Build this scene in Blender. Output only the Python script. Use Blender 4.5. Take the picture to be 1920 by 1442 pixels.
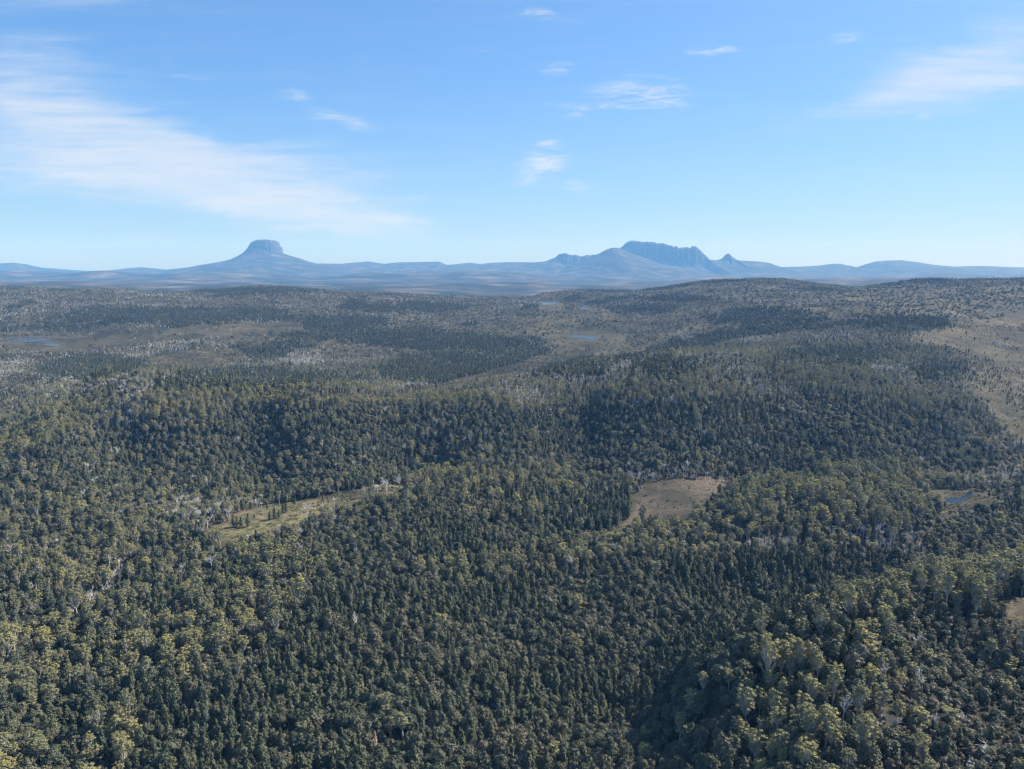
import bpy, math, random
import numpy as np

# ------------------------------------------------------------------ camera
for o in list(bpy.data.objects):
    bpy.data.objects.remove(o)
scene = bpy.context.scene
COL = scene.collection
F_PX, W_PX, H_PX = 1450.0, 1920.0, 1442.0
CAM_Z = 300.0
HORIZON_V = 502.0
PITCH = math.atan((H_PX / 2 - HORIZON_V) / F_PX)
cp, sp = math.cos(PITCH), math.sin(PITCH)
cam = bpy.data.objects.new('camera', bpy.data.cameras.new('camera'))
COL.objects.link(cam)
cam.data.sensor_width = 36.0
cam.data.lens = F_PX / W_PX * 36.0
cam.data.clip_start = 1.0
cam.data.clip_end = 60000.0
cam.location = (0, 0, CAM_Z)
cam.rotation_euler = (math.pi / 2 - PITCH, 0, 0)
scene.camera = cam

# ------------------------------------------------------------------ render settings, exposure
SUN_EL, SUN_AZ = math.radians(40), math.radians(66)     # azimuth clockwise from the view direction (+Y)
EXPOSURE = 0.92
SKY_STRENGTH = 0.098
SUN_STRENGTH = 5.0
HAZE_DENSITY = 4.1e-5
HAZE_COLOR = (0.19, 0.48, 1.0)
MS = 1.75          # how far off the mountains stand
vs = scene.view_settings
scene.display_settings.display_device = 'sRGB'
vs.view_transform = 'Standard'
vs.look = 'None'
vs.exposure = EXPOSURE
vs.gamma = 1.0
vs.use_curve_mapping = False
scene.render.engine = 'CYCLES'
cy = scene.cycles
cy.max_bounces = 4
cy.diffuse_bounces = 2
cy.glossy_bounces = 2
cy.transmission_bounces = 2
cy.transparent_max_bounces = 4
cy.volume_bounces = 1
cy.use_denoising = True
cy.denoiser = 'OPENIMAGEDENOISE'
cy.denoising_input_passes = 'RGB_ALBEDO_NORMAL'
cy.denoising_prefilter = 'ACCURATE'
cy.use_adaptive_sampling = False
cy.filter_width = 1.25
cy.caustics_reflective = False
cy.caustics_refractive = False

# ------------------------------------------------------------------ image <-> world helpers
def slope_v(v):
    t = (H_PX / 2 - np.asarray(v, float)) / F_PX
    return (-sp + cp * t) / (cp + sp * t)
def aspect_u(u, v):
    t = (H_PX / 2 - np.asarray(v, float)) / F_PX
    return (np.asarray(u, float) - W_PX / 2) / F_PX / (cp + sp * t)
def world_pt(u, v, Y):
    return float(aspect_u(u, v)) * Y, Y, CAM_Z + float(slope_v(v)) * Y
def project(x, y, z):
    d = y * cp - (z - CAM_Z) * sp
    up = y * sp + (z - CAM_Z) * cp
    return W_PX / 2 + F_PX * x / d, H_PX / 2 - F_PX * up / d

# ------------------------------------------------------------------ sky
def build_world():
    w = bpy.data.worlds.new('World')
    scene.world = w
    w.use_nodes = True
    nt = w.node_tree
    N, L = nt.nodes, nt.links
    N.clear()
    out = N.new('ShaderNodeOutputWorld')
    bg = N.new('ShaderNodeBackground')
    bg.inputs['Strength'].default_value = SKY_STRENGTH
    L.new(bg.outputs[0], out.inputs['Surface'])
    sky = N.new('ShaderNodeTexSky')
    sky.sky_type = 'NISHITA'
    sky.sun_disc = False
    sky.sun_elevation = SUN_EL
    sky.sun_rotation = SUN_AZ
    sky.altitude = 300
    sky.air_density = 0.7
    sky.dust_density = 0.9
    sky.ozone_density = 8.0
    tc = N.new('ShaderNodeTexCoord')
    sep = N.new('ShaderNodeSeparateXYZ')
    L.new(tc.outputs['Generated'], sep.inputs[0])
    def math_n(op, a, b=None, clamp=False):
        n = N.new('ShaderNodeMath'); n.operation = op; n.use_clamp = clamp
        for i, q in enumerate((a, b)):
            if q is None: continue
            if isinstance(q, (int, float)): n.inputs[i].default_value = q
            else: L.new(q, n.inputs[i])
        return n.outputs[0]
    ay = math_n('MAXIMUM', math_n('ABSOLUTE', sep.outputs['Y']), 0.05)
    X = math_n('DIVIDE', sep.outputs['X'], ay)
    Z = math_n('DIVIDE', math_n('MAXIMUM', sep.outputs['Z'], 0.0), ay)
    comb = N.new('ShaderNodeCombineXYZ')
    L.new(X, comb.inputs[0]); L.new(Z, comb.inputs[1])
    # large wandering distortion so that no cloud edge is an ellipse
    def noise(scale, loc, detail, rot=0.0, rough=0.55, dist=0.0):
        m = N.new('ShaderNodeMapping'); m.inputs['Scale'].default_value = scale
        m.inputs['Location'].default_value = loc; m.inputs['Rotation'].default_value = (0, 0, rot)
        L.new(comb.outputs[0], m.inputs[0])
        n = N.new('ShaderNodeTexNoise'); n.inputs['Scale'].default_value = 1.0
        n.inputs['Detail'].default_value = detail; n.inputs['Roughness'].default_value = rough
        n.inputs['Distortion'].default_value = dist
        L.new(m.outputs[0], n.inputs['Vector'])
        return n
    wob = noise((5, 14, 1), (3.1, 1.7, 0), 4)
    sub = N.new('ShaderNodeVectorMath'); sub.operation = 'SUBTRACT'
    L.new(wob.outputs['Color'], sub.inputs[0]); sub.inputs[1].default_value = (0.5, 0.5, 0.5)
    mul = N.new('ShaderNodeVectorMath'); mul.operation = 'MULTIPLY'
    L.new(sub.outputs[0], mul.inputs[0]); mul.inputs[1].default_value = (0.24, 0.075, 0)
    add = N.new('ShaderNodeVectorMath'); add.operation = 'ADD'
    L.new(comb.outputs[0], add.inputs[0]); L.new(mul.outputs[0], add.inputs[1])
    P = add.outputs[0]
    # (u0, v0, u1, v1, half width, strength): streaks of cirrus
    soft = [(-260, 150, 330, 235, 105, .75), (-120, 215, 520, 330, 85, .95), (150, 255, 720, 405, 70, .95),
            (400, 330, 830, 440, 42, .65), (560, 395, 860, 445, 30, .4), (-200, 315, 420, 345, 32, .6), (-200, 100, 260, 110, 40, .5),
            (330, 280, 800, 268, 26, .62), (430, 312, 800, 318, 18, .45), (-200, 20, 480, 8, 20, .62), (640, 378, 900, 378, 12, .35),
            (1480, 225, 2100, 60, 62, .7), (1600, 170, 2100, 20, 50, .55), (1560, 215, 2150, 120, 40, .5),
            (1300, 290, 1700, 185, 26, .3), (900, 20, 1150, 30, 12, .2), (1780, 20, 2050, -10, 40, .5),
            (-700, 180, -150, 160, 120, .7), (2050, 120, 2700, 80, 90, .6), (-200, -260, 900, -320, 140, .6), (1100, -300, 2300, -200, 130, .6)]
    crisp = [(935, 318, 1100, 316, 27, 1.0), (1010, 283, 1110, 286, 12, .9), (1090, 352, 1170, 352, 13, .7),
             (1130, 165, 1300, 180, 22, 1.05), (1090, 193, 1220, 196, 9, .7), (1085, 217, 1145, 217, 9, .75),
             (960, 18, 1075, 38, 11, .8), (1010, 122, 1062, 134, 10, .75), (505, 170, 615, 197, 16, .55), (580, 215, 705, 221, 13, .6),
             (1325, 92, 1412, 90, 10, .8), (1585, 66, 1665, 68, 15, .8), (1680, 230, 1800, 208, 9, .6), (845, 96, 905, 97, 8, .5),
             (680, 95, 725, 97, 8, .4), (1020, 250, 1090, 252, 6, .5), (870, 285, 915, 288, 10, .5), (290, 135, 400, 145, 9, .45)]
    def field(lst):
        tot = None
        for (u0, v0, u1, v1, hw, st) in lst:
            x0, z0 = float(aspect_u(u0, v0)), float(slope_v(v0))
            x1, z1 = float(aspect_u(u1, v1)), float(slope_v(v1))
            m = N.new('ShaderNodeMapping'); m.vector_type = 'TEXTURE'
            m.inputs['Location'].default_value = ((x0 + x1) / 2, (z0 + z1) / 2, 0)
            m.inputs['Rotation'].default_value = (0, 0, math.atan2(z1 - z0, x1 - x0))
            m.inputs['Scale'].default_value = (math.hypot(x1 - x0, z1 - z0) / 2 * 1.25, hw / F_PX * 1.5, 1)
            L.new(P, m.inputs[0])
            g = N.new('ShaderNodeTexGradient'); g.gradient_type = 'SPHERICAL'
            L.new(m.outputs[0], g.inputs[0])
            n = N.new('ShaderNodeMath'); n.operation = 'MULTIPLY_ADD'
            L.new(g.outputs['Fac'], n.inputs[0]); n.inputs[1].default_value = st
            if tot is None: n.inputs[2].default_value = 0
            else: L.new(tot, n.inputs[2])
            tot = n.outputs[0]
        return tot
    def ramp(x, lo, hi):
        n = N.new('ShaderNodeMapRange'); n.interpolation_type = 'SMOOTHSTEP'
        n.inputs['From Min'].default_value = lo; n.inputs['From Max'].default_value = hi
        L.new(x, n.inputs['Value'])
        return n.outputs['Result']
    s_n = noise((5.0, 62, 1), (0.3, 0.9, 0), 10, rot=-0.10, rough=0.66, dist=0.5)
    b_n = noise((2.2, 9, 1), (7.3, 0.2, 0), 4, rot=-0.12)
    c_n = noise((16, 85, 1), (1.3, 4.9, 0), 7, rot=0.10, rough=0.68, dist=1.1)
    sf = math_n('MINIMUM', math_n('MULTIPLY', field(soft), .78), 1.0)
    fib = math_n('ADD', math_n('MULTIPLY', math_n('SUBTRACT', s_n.outputs['Fac'], .5), 1.7), math_n('MULTIPLY', math_n('SUBTRACT', b_n.outputs['Fac'], .5), .9))
    soft_c = math_n('MULTIPLY', ramp(math_n('ADD', sf, fib), -.05, 1.35), ramp(sf, .0, .85))
    cf = math_n('MINIMUM', field(crisp), 1.0)
    crisp_c = math_n('MULTIPLY', ramp(math_n('MULTIPLY', cf, ramp(c_n.outputs['Fac'], .32, .70)), .0, .9), .72)
    dens = math_n('MAXIMUM', math_n('MULTIPLY', soft_c, .68), crisp_c)
    low_ = N.new('ShaderNodeMapRange'); low_.interpolation_type = 'SMOOTHSTEP'
    low_.inputs['From Min'].default_value = .26; low_.inputs['From Max'].default_value = .0; L.new(Z, low_.inputs['Value'])
    veil = math_n('ADD', math_n('MULTIPLY', ramp(s_n.outputs['Fac'], .45, .8), .07), math_n('MULTIPLY', low_.outputs['Result'], .20))   # thin high veil, thicker where one looks along it
    dens = math_n('MINIMUM', math_n('ADD', dens, veil), .88)
    mix = N.new('ShaderNodeMix'); mix.data_type = 'RGBA'
    L.new(dens, mix.inputs['Factor'])
    bw = N.new('ShaderNodeRGBToBW'); L.new(sky.outputs[0], bw.inputs[0])
    gain = math_n('DIVIDE', 1.66, math_n('ADD', math_n('MULTIPLY', bw.outputs[0], .30), 1.0))   # the camera's soft shoulder towards the pale horizon
    sc_ = N.new('ShaderNodeVectorMath'); sc_.operation = 'SCALE'
    L.new(sky.outputs[0], sc_.inputs[0]); L.new(gain, sc_.inputs['Scale'])
    tint = N.new('ShaderNodeVectorMath'); tint.operation = 'MULTIPLY'; tint.inputs[1].default_value = (1.03, 1.15, 1.08)
    L.new(sc_.outputs[0], tint.inputs[0]); L.new(tint.outputs[0], mix.inputs['A'])
    mix.inputs['B'].default_value = (4.3, 4.55, 4.9, 1)
    L.new(mix.outputs['Result'], bg.inputs['Color'])
build_world()

sun = bpy.data.objects.new('sun', bpy.data.lights.new('sun', 'SUN'))
COL.objects.link(sun)
sun.data.energy = SUN_STRENGTH
sun.data.angle = math.radians(0.5)
sun.data.color = (1.0, 0.94, 0.84)
sun.rotation_euler = (math.pi / 2 - SUN_EL, 0, math.pi - SUN_AZ)   # lamp's -Z points away from the sun
sun.location = (3000, 1500, 3000)

# ------------------------------------------------------------------ numpy noise
def _hash(ix, iy, seed):
    h = (ix.astype(np.int64) * 374761393 + iy.astype(np.int64) * 668265263 + seed * 1442695041) & 0x7fffffff
    h = ((h ^ (h >> 13)) * 1274126177) & 0x7fffffff
    return ((h ^ (h >> 16)) & 0xffff) / 65535.0
def vnoise(x, y, seed=0):
    ix, iy = np.floor(x), np.floor(y)
    fx, fy = x - ix, y - iy
    fx, fy = fx * fx * (3 - 2 * fx), fy * fy * (3 - 2 * fy)
    a, b = _hash(ix, iy, seed), _hash(ix + 1, iy, seed)
    c, d = _hash(ix, iy + 1, seed), _hash(ix + 1, iy + 1, seed)
    return (a + (b - a) * fx) * (1 - fy) + (c + (d - c) * fx) * fy
def fbm(x, y, seed=0, octaves=4):
    s, amp, tot = 0, 1.0, 0
    for k in range(octaves):
        s = s + amp * vnoise(x * 2 ** k + 17.3 * k, y * 2 ** k - 9.1 * k, seed + k)
        tot += amp; amp *= .5
    return s / tot * 2 - 1
def sstep(x, a, b):
    t = np.clip((x - a) / (b - a), 0, 1)
    return t * t * (3 - 2 * t)
def in_poly(px, py, poly):
    inside = np.zeros(px.shape, bool)
    n = len(poly)
    for i in range(n):
        x0, y0 = poly[i]; x1, y1 = poly[(i + 1) % n]
        if y0 == y1: continue
        c = ((y0 > py) != (y1 > py)) & (px < (x1 - x0) * (py - y0) / (y1 - y0) + x0)
        inside ^= c
    return inside

# ------------------------------------------------------------------ node material helpers
def new_mat(name):
    m = bpy.data.materials.new(name); m.use_nodes = True
    m.node_tree.nodes.clear()
    return m, m.node_tree.nodes, m.node_tree.links
def n_noise(N, L, vec, scale, detail=4, rough=.55):
    n = N.new('ShaderNodeTexNoise'); n.inputs['Scale'].default_value = scale
    n.inputs['Detail'].default_value = detail; n.inputs['Roughness'].default_value = rough
    if vec is not None: L.new(vec, n.inputs['Vector'])
    return n.outputs['Fac']
def n_ramp(N, L, fac, stops):
    r = N.new('ShaderNodeValToRGB')
    while len(r.color_ramp.elements) < len(stops): r.color_ramp.elements.new(.5)
    for e, (p, c) in zip(r.color_ramp.elements, stops):
        e.position = p; e.color = (*c, 1)
    L.new(fac, r.inputs[0])
    return r.outputs['Color']
def n_mix(N, L, fac, a, b, blend='MIX'):
    m = N.new('ShaderNodeMix'); m.data_type = 'RGBA'; m.blend_type = blend
    for s, q in (('Factor', fac), ('A', a), ('B', b)):
        if isinstance(q, (int, float)): m.inputs[s].default_value = q
        elif isinstance(q, tuple): m.inputs[s].default_value = (*q, 1)
        else: L.new(q, m.inputs[s])
    return m.outputs['Result']
def n_math(N, L, op, a, b=None, clamp=False):
    n = N.new('ShaderNodeMath'); n.operation = op; n.use_clamp = clamp
    for i, q in enumerate((a, b)):
        if q is None: continue
        if isinstance(q, (int, float)): n.inputs[i].default_value = q
        else: L.new(q, n.inputs[i])
    return n.outputs[0]

def foliage_mat(name, stops, trans=.14, patch=.35):
    """stops: colours met over the trees of this kind (one random number for each tree)."""
    m, N, L = new_mat(name)
    out = N.new('ShaderNodeOutputMaterial')
    oi = N.new('ShaderNodeObjectInfo'); ge = N.new('ShaderNodeNewGeometry')
    big = n_noise(N, L, ge.outputs['Position'], .012, 3)
    f = n_math(N, L, 'ADD', n_math(N, L, 'MULTIPLY', oi.outputs['Random'], 1 - patch),
               n_math(N, L, 'MULTIPLY', n_math(N, L, 'SUBTRACT', n_math(N, L, 'MULTIPLY', big, 2.6), .8), patch), True)
    col = n_ramp(N, L, f, stops)
    fine = n_noise(N, L, ge.outputs['Position'], .9, 2)
    col = n_mix(N, L, n_math(N, L, 'MULTIPLY', fine, .7), col, n_mix(N, L, 1.0, col, (1.7, 1.6, 1.35), 'MULTIPLY'))
    d = N.new('ShaderNodeBsdfPrincipled'); d.inputs['Roughness'].default_value = .62
    d.inputs['Specular IOR Level'].default_value = .25
    t = N.new('ShaderNodeBsdfTranslucent')
    L.new(col, d.inputs['Base Color']); L.new(col, t.inputs['Color'])
    mx = N.new('ShaderNodeMixShader'); mx.inputs[0].default_value = trans
    L.new(d.outputs[0], mx.inputs[1]); L.new(t.outputs[0], mx.inputs[2])
    L.new(mx.outputs[0], out.inputs['Surface'])
    return m
def bark_mat(name, a, b):
    m, N, L = new_mat(name)
    out = N.new('ShaderNodeOutputMaterial')
    ge = N.new('ShaderNodeNewGeometry')
    col = n_ramp(N, L, n_noise(N, L, ge.outputs['Position'], .8, 4), [(.35, a), (.65, b)])
    d = N.new('ShaderNodeBsdfPrincipled'); d.inputs['Roughness'].default_value = .8
    L.new(col, d.inputs['Base Color']); L.new(d.outputs[0], out.inputs['Surface'])
    return m

# ------------------------------------------------------------------ terrain heights
# (u, v, forward distance, canopy height hiding the ground there)
CP = [
 # below and along the bottom edge
 (-300,1750,285,0),(960,1750,283,0),(2200,1750,278,0),(-300,1560,345,0),(600,1560,342,0),(2200,1560,325,0),
 (-200,1442,402,0),(300,1442,400,0),(700,1442,396,0),(1000,1442,404,0),(1150,1442,408,0),(1280,1442,384,0),(1400,1442,358,0),(1500,1442,338,0),(1300,1560,330,0),(1180,1560,348,0),(1900,1442,332,0),(2150,1442,332,0),
 # spur in the lower right corner
 (1200,1375,438,8),(1320,1250,425,12),(1400,1205,428,13),(1500,1168,440,13),(1660,1115,470,13),(1260,1330,438,8),(1790,1080,520,10),(1920,1060,552,8),(2150,1040,570,8),
 (1450,1320,395,4),(1700,1300,392,4),(1920,1250,418,6),(2150,1250,418,6),(1750,1180,450,6),
 # the gully behind it
 (1100,1330,478,6),(1290,1195,585,4),(1500,1122,668,4),(1650,1088,708,4),(1780,1060,736,4),(1920,1030,755,4),
 (1000,1200,552,4),(700,1200,550,4),(350,1200,540,8),(150,1260,505,10),(0,1200,540,6),(-250,1200,540,6),(450,1320,462,2),(0,1380,430,2),
 # the ridge of pale gums
 (1200,1060,690,4),(1300,1000,780,6),(1350,928,868,13),(1500,903,910,14),(1600,897,930,14),(1700,905,930,13),(1500,1000,770,6),(1700,1000,780,6),(1870,1000,790,3),(2100,980,800,3),
 (1250,965,868,0),(1300,905,1000,0),(1400,893,1040,0),(1800,932,930,0),(1900,862,1125,0),(2100,860,1125,0),(1850,900,1000,0),
 # knoll between the two clearings
 (950,885,980,13),(830,892,965,12),(1060,895,970,12),(1160,930,910,14),(900,1050,716,4),(600,1050,714,4),(300,1050,711,4),(0,1050,706,4),(-250,1050,706,4),(1050,1020,760,6),
 (400,985,812,0),(480,962,850,0),(560,945,886,0),(650,930,920,0),(720,915,950,0),
 (250,925,930,2),(0,950,880,4),(-250,950,880,4),(500,900,1005,4),(800,880,1060,6),(1100,880,1060,4),(1500,880,1065,2),(1750,880,1066,2),
 # long ridge behind
 (-300,860,1020,12),(0,835,1085,12),(100,790,1185,12),(250,762,1275,12),(400,745,1350,12),(550,732,1405,12),(680,738,1400,12),(780,750,1375,12),(950,752,1345,12),
 (1150,725,1450,12),(1280,712,1500,12),(1400,702,1560,12),(1500,694,1620,12),(1600,690,1670,12),(1680,705,1600,12),(1740,740,1450,10),(1800,800,1255,6),(1880,850,1145,3),
 (250,840,1110,5),(500,830,1140,5),(800,820,1170,6),(1100,820,1190,6),(1400,800,1230,6),(1600,800,1225,6),
 # valley and moor behind the ridge
 (620,737,1600,0),(850,708,1810,0),(1000,675,2130,0),(1080,645,2560,0),(1095,632,2800,0),(450,715,1700,6),(750,690,1900,8),
 (1300,660,2150,10),(1600,645,2150,12),(1450,640,2250,12),(1250,600,3300,6),(1430,585,3200,10),(1700,592,2750,8),
 (1850,620,2450,0),(1850,700,1760,0),(1800,650,2150,0),(1850,780,1340,0),(2100,700,1760,4),(1900,580,3200,2),(1750,560,4000,0),(1600,541,5000,0),
 (100,720,1650,6),(0,780,1370,6),(-250,720,1600,6),(300,700,1850,6),(500,680,2050,6),(60,638,2700,0),(-250,640,2700,4),(350,668,2200,0),(420,622,2950,0),(700,650,2400,8),(800,620,2900,8),(1000,610,3250,0),
 (100,590,3700,8),(-250,590,3700,8),(300,575,4000,8),(600,590,3700,8),(850,585,4100,6),(1030,568,5000,0),(1097,577,4400,0),
 # far wooded skyline
 (-300,530,5600,20),(0,533,5600,20),(130,536,5600,20),(250,538,5700,20),(350,545,5600,20),(480,531,6000,20),(560,534,6000,20),(700,545,6300,20),(850,550,6600,20),(1000,553,6700,18),(1070,538,6000,20),
 (1130,541,6000,20),(1200,540,6200,20),(1300,526,6300,20),(1420,520,6400,20),(1530,528,6400,20),(1600,541,6000,4),(1730,521,5500,18),(1800,527,5500,4),(1900,517,5000,20),(2150,514,5000,20),
]
def squeeze(Y): return Y if Y <= 2500 else 2500 + (Y - 2500) * .6
A_MAX, A_N = 1.1, 341
B0, B1, B_N = math.log(130.0), math.log(25500.0), 420
ga = np.linspace(-A_MAX, A_MAX, A_N); gb = np.linspace(B0, B1, B_N)
GA, GB = np.meshgrid(ga, gb)
def build_heights():
    pts = []
    for (u, v, Y, can) in CP:
        Yq = squeeze(Y)
        sl = float(slope_v(v))
        z = CAM_Z + sl * Yq
        ref = float(np.interp(Yq, [300, 1200, 2000, 3000, 5000], [24, 40, 52, 85, 150])) + can
        gain = float(np.interp(Yq, [300, 600, 800, 1000, 1500, 2500, 4000], [1.0, 1.0, 1.5, 2.0, 2.0, 1.45, 1.0]))
        z = ref + (z - ref) * gain                     # fuller relief at the same bearing: crests nearer, hollows farther
        y = (z - CAM_Z) / sl
        pts.append((float(aspect_u(u, v)) * 2.0, math.log(y), z - can))
    for a in np.linspace(-1.1, 1.1, 9):       # land falls away behind the far skyline
        pts.append((a * 2, math.log(5900), 90)); pts.append((a * 2, math.log(7000), 70))
    for a in (-1.1, 1.1):
        for Y, z in ((300, 25), (600, 25), (1000, 30), (1700, 50), (3000, 90), (4600, 190)):
            pts.append((a * 2, math.log(Y), z))
    P = np.array(pts); n = len(P)
    def ker(r2): return .5 * r2 * np.log(r2 + 1e-12)
    D = ((P[:, None, :2] - P[None, :, :2]) ** 2).sum(-1)
    A = np.zeros((n + 3, n + 3))
    A[:n, :n] = ker(D) + np.eye(n) * 2e-4
    A[:n, n] = 1; A[:n, n + 1:] = P[:, :2]
    A[n, :n] = 1; A[n + 1:, :n] = P[:, :2].T
    w = np.linalg.solve(A, np.r_[P[:, 2], 0, 0, 0])
    Z = np.empty(GA.shape)
    for i in range(B_N):
        q = np.stack([GA[i] * 2, GB[i]], -1)
        d = ((q[:, None] - P[None, :, :2]) ** 2).sum(-1)
        Z[i] = ker(d) @ w[:n] + w[n] + q @ w[n + 1:]
    Y = np.exp(GB); X = GA * Y
    far = 80 + 110 * fbm(X / 2600, Y / 2600, 5) + 60 * fbm(X / 900, Y / 900, 8)
    for (u, v, Yh, wx, wy) in ((790, 512, 9000, 1500, 900), (300, 520, 8600, 1600, 700), (620, 527, 8000, 900, 500), (60, 512, 9800, 1200, 900),
                               (1040, 528, 8800, 700, 600), (1500, 520, 9300, 900, 700), (1800, 515, 9000, 1500, 700)):
        x, y, z = world_pt(u, v, Yh * MS)
        far += (z - 70) * np.exp(-((X - x) / wx / MS) ** 2 - ((Y - y) / wy / MS) ** 2)
    k = sstep(Y, 5300, 7000)
    Z = Z * (1 - k) + far * k
    amp = np.interp(Y, [200, 700, 1300, 2500, 5000], [2.2, 2.6, 3.5, 7, 11])
    Z += amp * fbm(X / 95, Y / 95, 21, 3) * (1 - k) + (8 * fbm(X / 120, Y / 360, 33, 3) * sstep(Y, 420, 520) * (1 - sstep(Y, 660, 790)) + 7 * fbm(X / 130, Y / 420, 35, 3) * sstep(Y, 1080, 1180) * (1 - sstep(Y, 1500, 1750))) + amp * .5 * fbm(X / 330, Y / 330, 31, 2) * sstep(Y, 1200, 2600) * (1 - k)
    return Z
GZ = build_heights()
def height(x, y):
    y = np.maximum(np.asarray(y, float), 131.0); x = np.asarray(x, float)
    fa = np.clip((x / y + A_MAX) / (2 * A_MAX) * (A_N - 1), 0, A_N - 1.001)
    fb = np.clip((np.log(y) - B0) / (B1 - B0) * (B_N - 1), 0, B_N - 1.001)
    ia, ib = fa.astype(int), fb.astype(int)
    ta, tb = fa - ia, fb - ib
    return ((GZ[ib, ia] * (1 - ta) + GZ[ib, ia + 1] * ta) * (1 - tb) + (GZ[ib + 1, ia] * (1 - ta) + GZ[ib + 1, ia + 1] * ta) * tb)
def ground_at(u, v, lo=250.0, hi=6500.0, near=None):
    """First crossing of the ray through the photograph's point with the ground (beyond `near` metres if given)."""
    ys = np.exp(np.linspace(math.log(near or lo), math.log(hi), 3000))
    xs = float(aspect_u(u, v)) * ys; zs = CAM_Z + float(slope_v(v)) * ys
    below = np.nonzero(zs <= height(xs, ys))[0]
    i = below[0] if len(below) else len(ys) - 1
    return float(xs[i]), float(ys[i]), float(height(xs[i], ys[i]))

# ------------------------------------------------------------------ lakes: flatten the ground under them first
LAKES = [
 ('wide pale blue lake among moorland at far left edge of the valley', 2600, [(18,635),(50,632.5),(88,633),(100,636),(80,640),(60,642),(40,641),(22,639)]),
 ('narrow pond just below the wide pale blue lake', 2450, [(78,645),(100,643.5),(115,647),(112,650),(92,649)]),
 ('bright blue winding pond in the middle of the moor valley', 2680, [(1066,628),(1080,627),(1094,629.5),(1108,628.5),(1121,632),(1118,637),(1104,637),(1096,633.5),(1082,633),(1070,631)]),
 ('thin pale pond on the far moor below the central skyline', 4000, [(1014,568),(1030,566.5),(1048,566),(1046,569),(1028,571),(1016,571)]),
 ('tiny pale pond on the moor beyond the bright blue pond', 3640, [(1087,577),(1098,575.5),(1108,577),(1104,579.5),(1090,579.5)]),
 ('small sky-blue pool in the scrub by the right edge', 930, [(1772,936),(1782,932),(1797,935),(1808,930),(1815,922),(1825,921),(1822,929),(1812,936),(1802,942),(1786,943),(1776,941)]),
]
lake_sheets = []
for (label, Yc, poly) in LAKES:
    c = np.mean(np.array(poly), 0)
    x, y, z = ground_at(c[0], c[1], near=Yc * .75)
    Yc = y
    pts = []
    n = len(poly)
    for i in range(n):
        p, q = np.array(poly[i], float), np.array(poly[(i + 1) % n], float)
        for k in range(4):
            r = p + (q - p) * k / 4
            s = float(slope_v(r[1])); Yp = (z - CAM_Z) / s
            pts.append((float(aspect_u(r[0], r[1])) * Yp, Yp))
    pts = np.array(pts)
    lake_sheets.append((label, pts, z))
    Y = np.exp(GB); X = GA * Y
    cx, cyy = pts.mean(0); ex = (pts[:, 0].max() - pts[:, 0].min()) / 2; ey = (pts[:, 1].max() - pts[:, 1].min()) / 2
    r = np.sqrt(((X - cx) / (ex * 1.25 + .012 * Yc)) ** 2 + ((Y - cyy) / (ey * 1.25 + .02 * Yc)) ** 2)
    k = 1 - sstep(r, 1.0, 2.3)
    GZ = GZ * (1 - k) + (z - .35) * k

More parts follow.
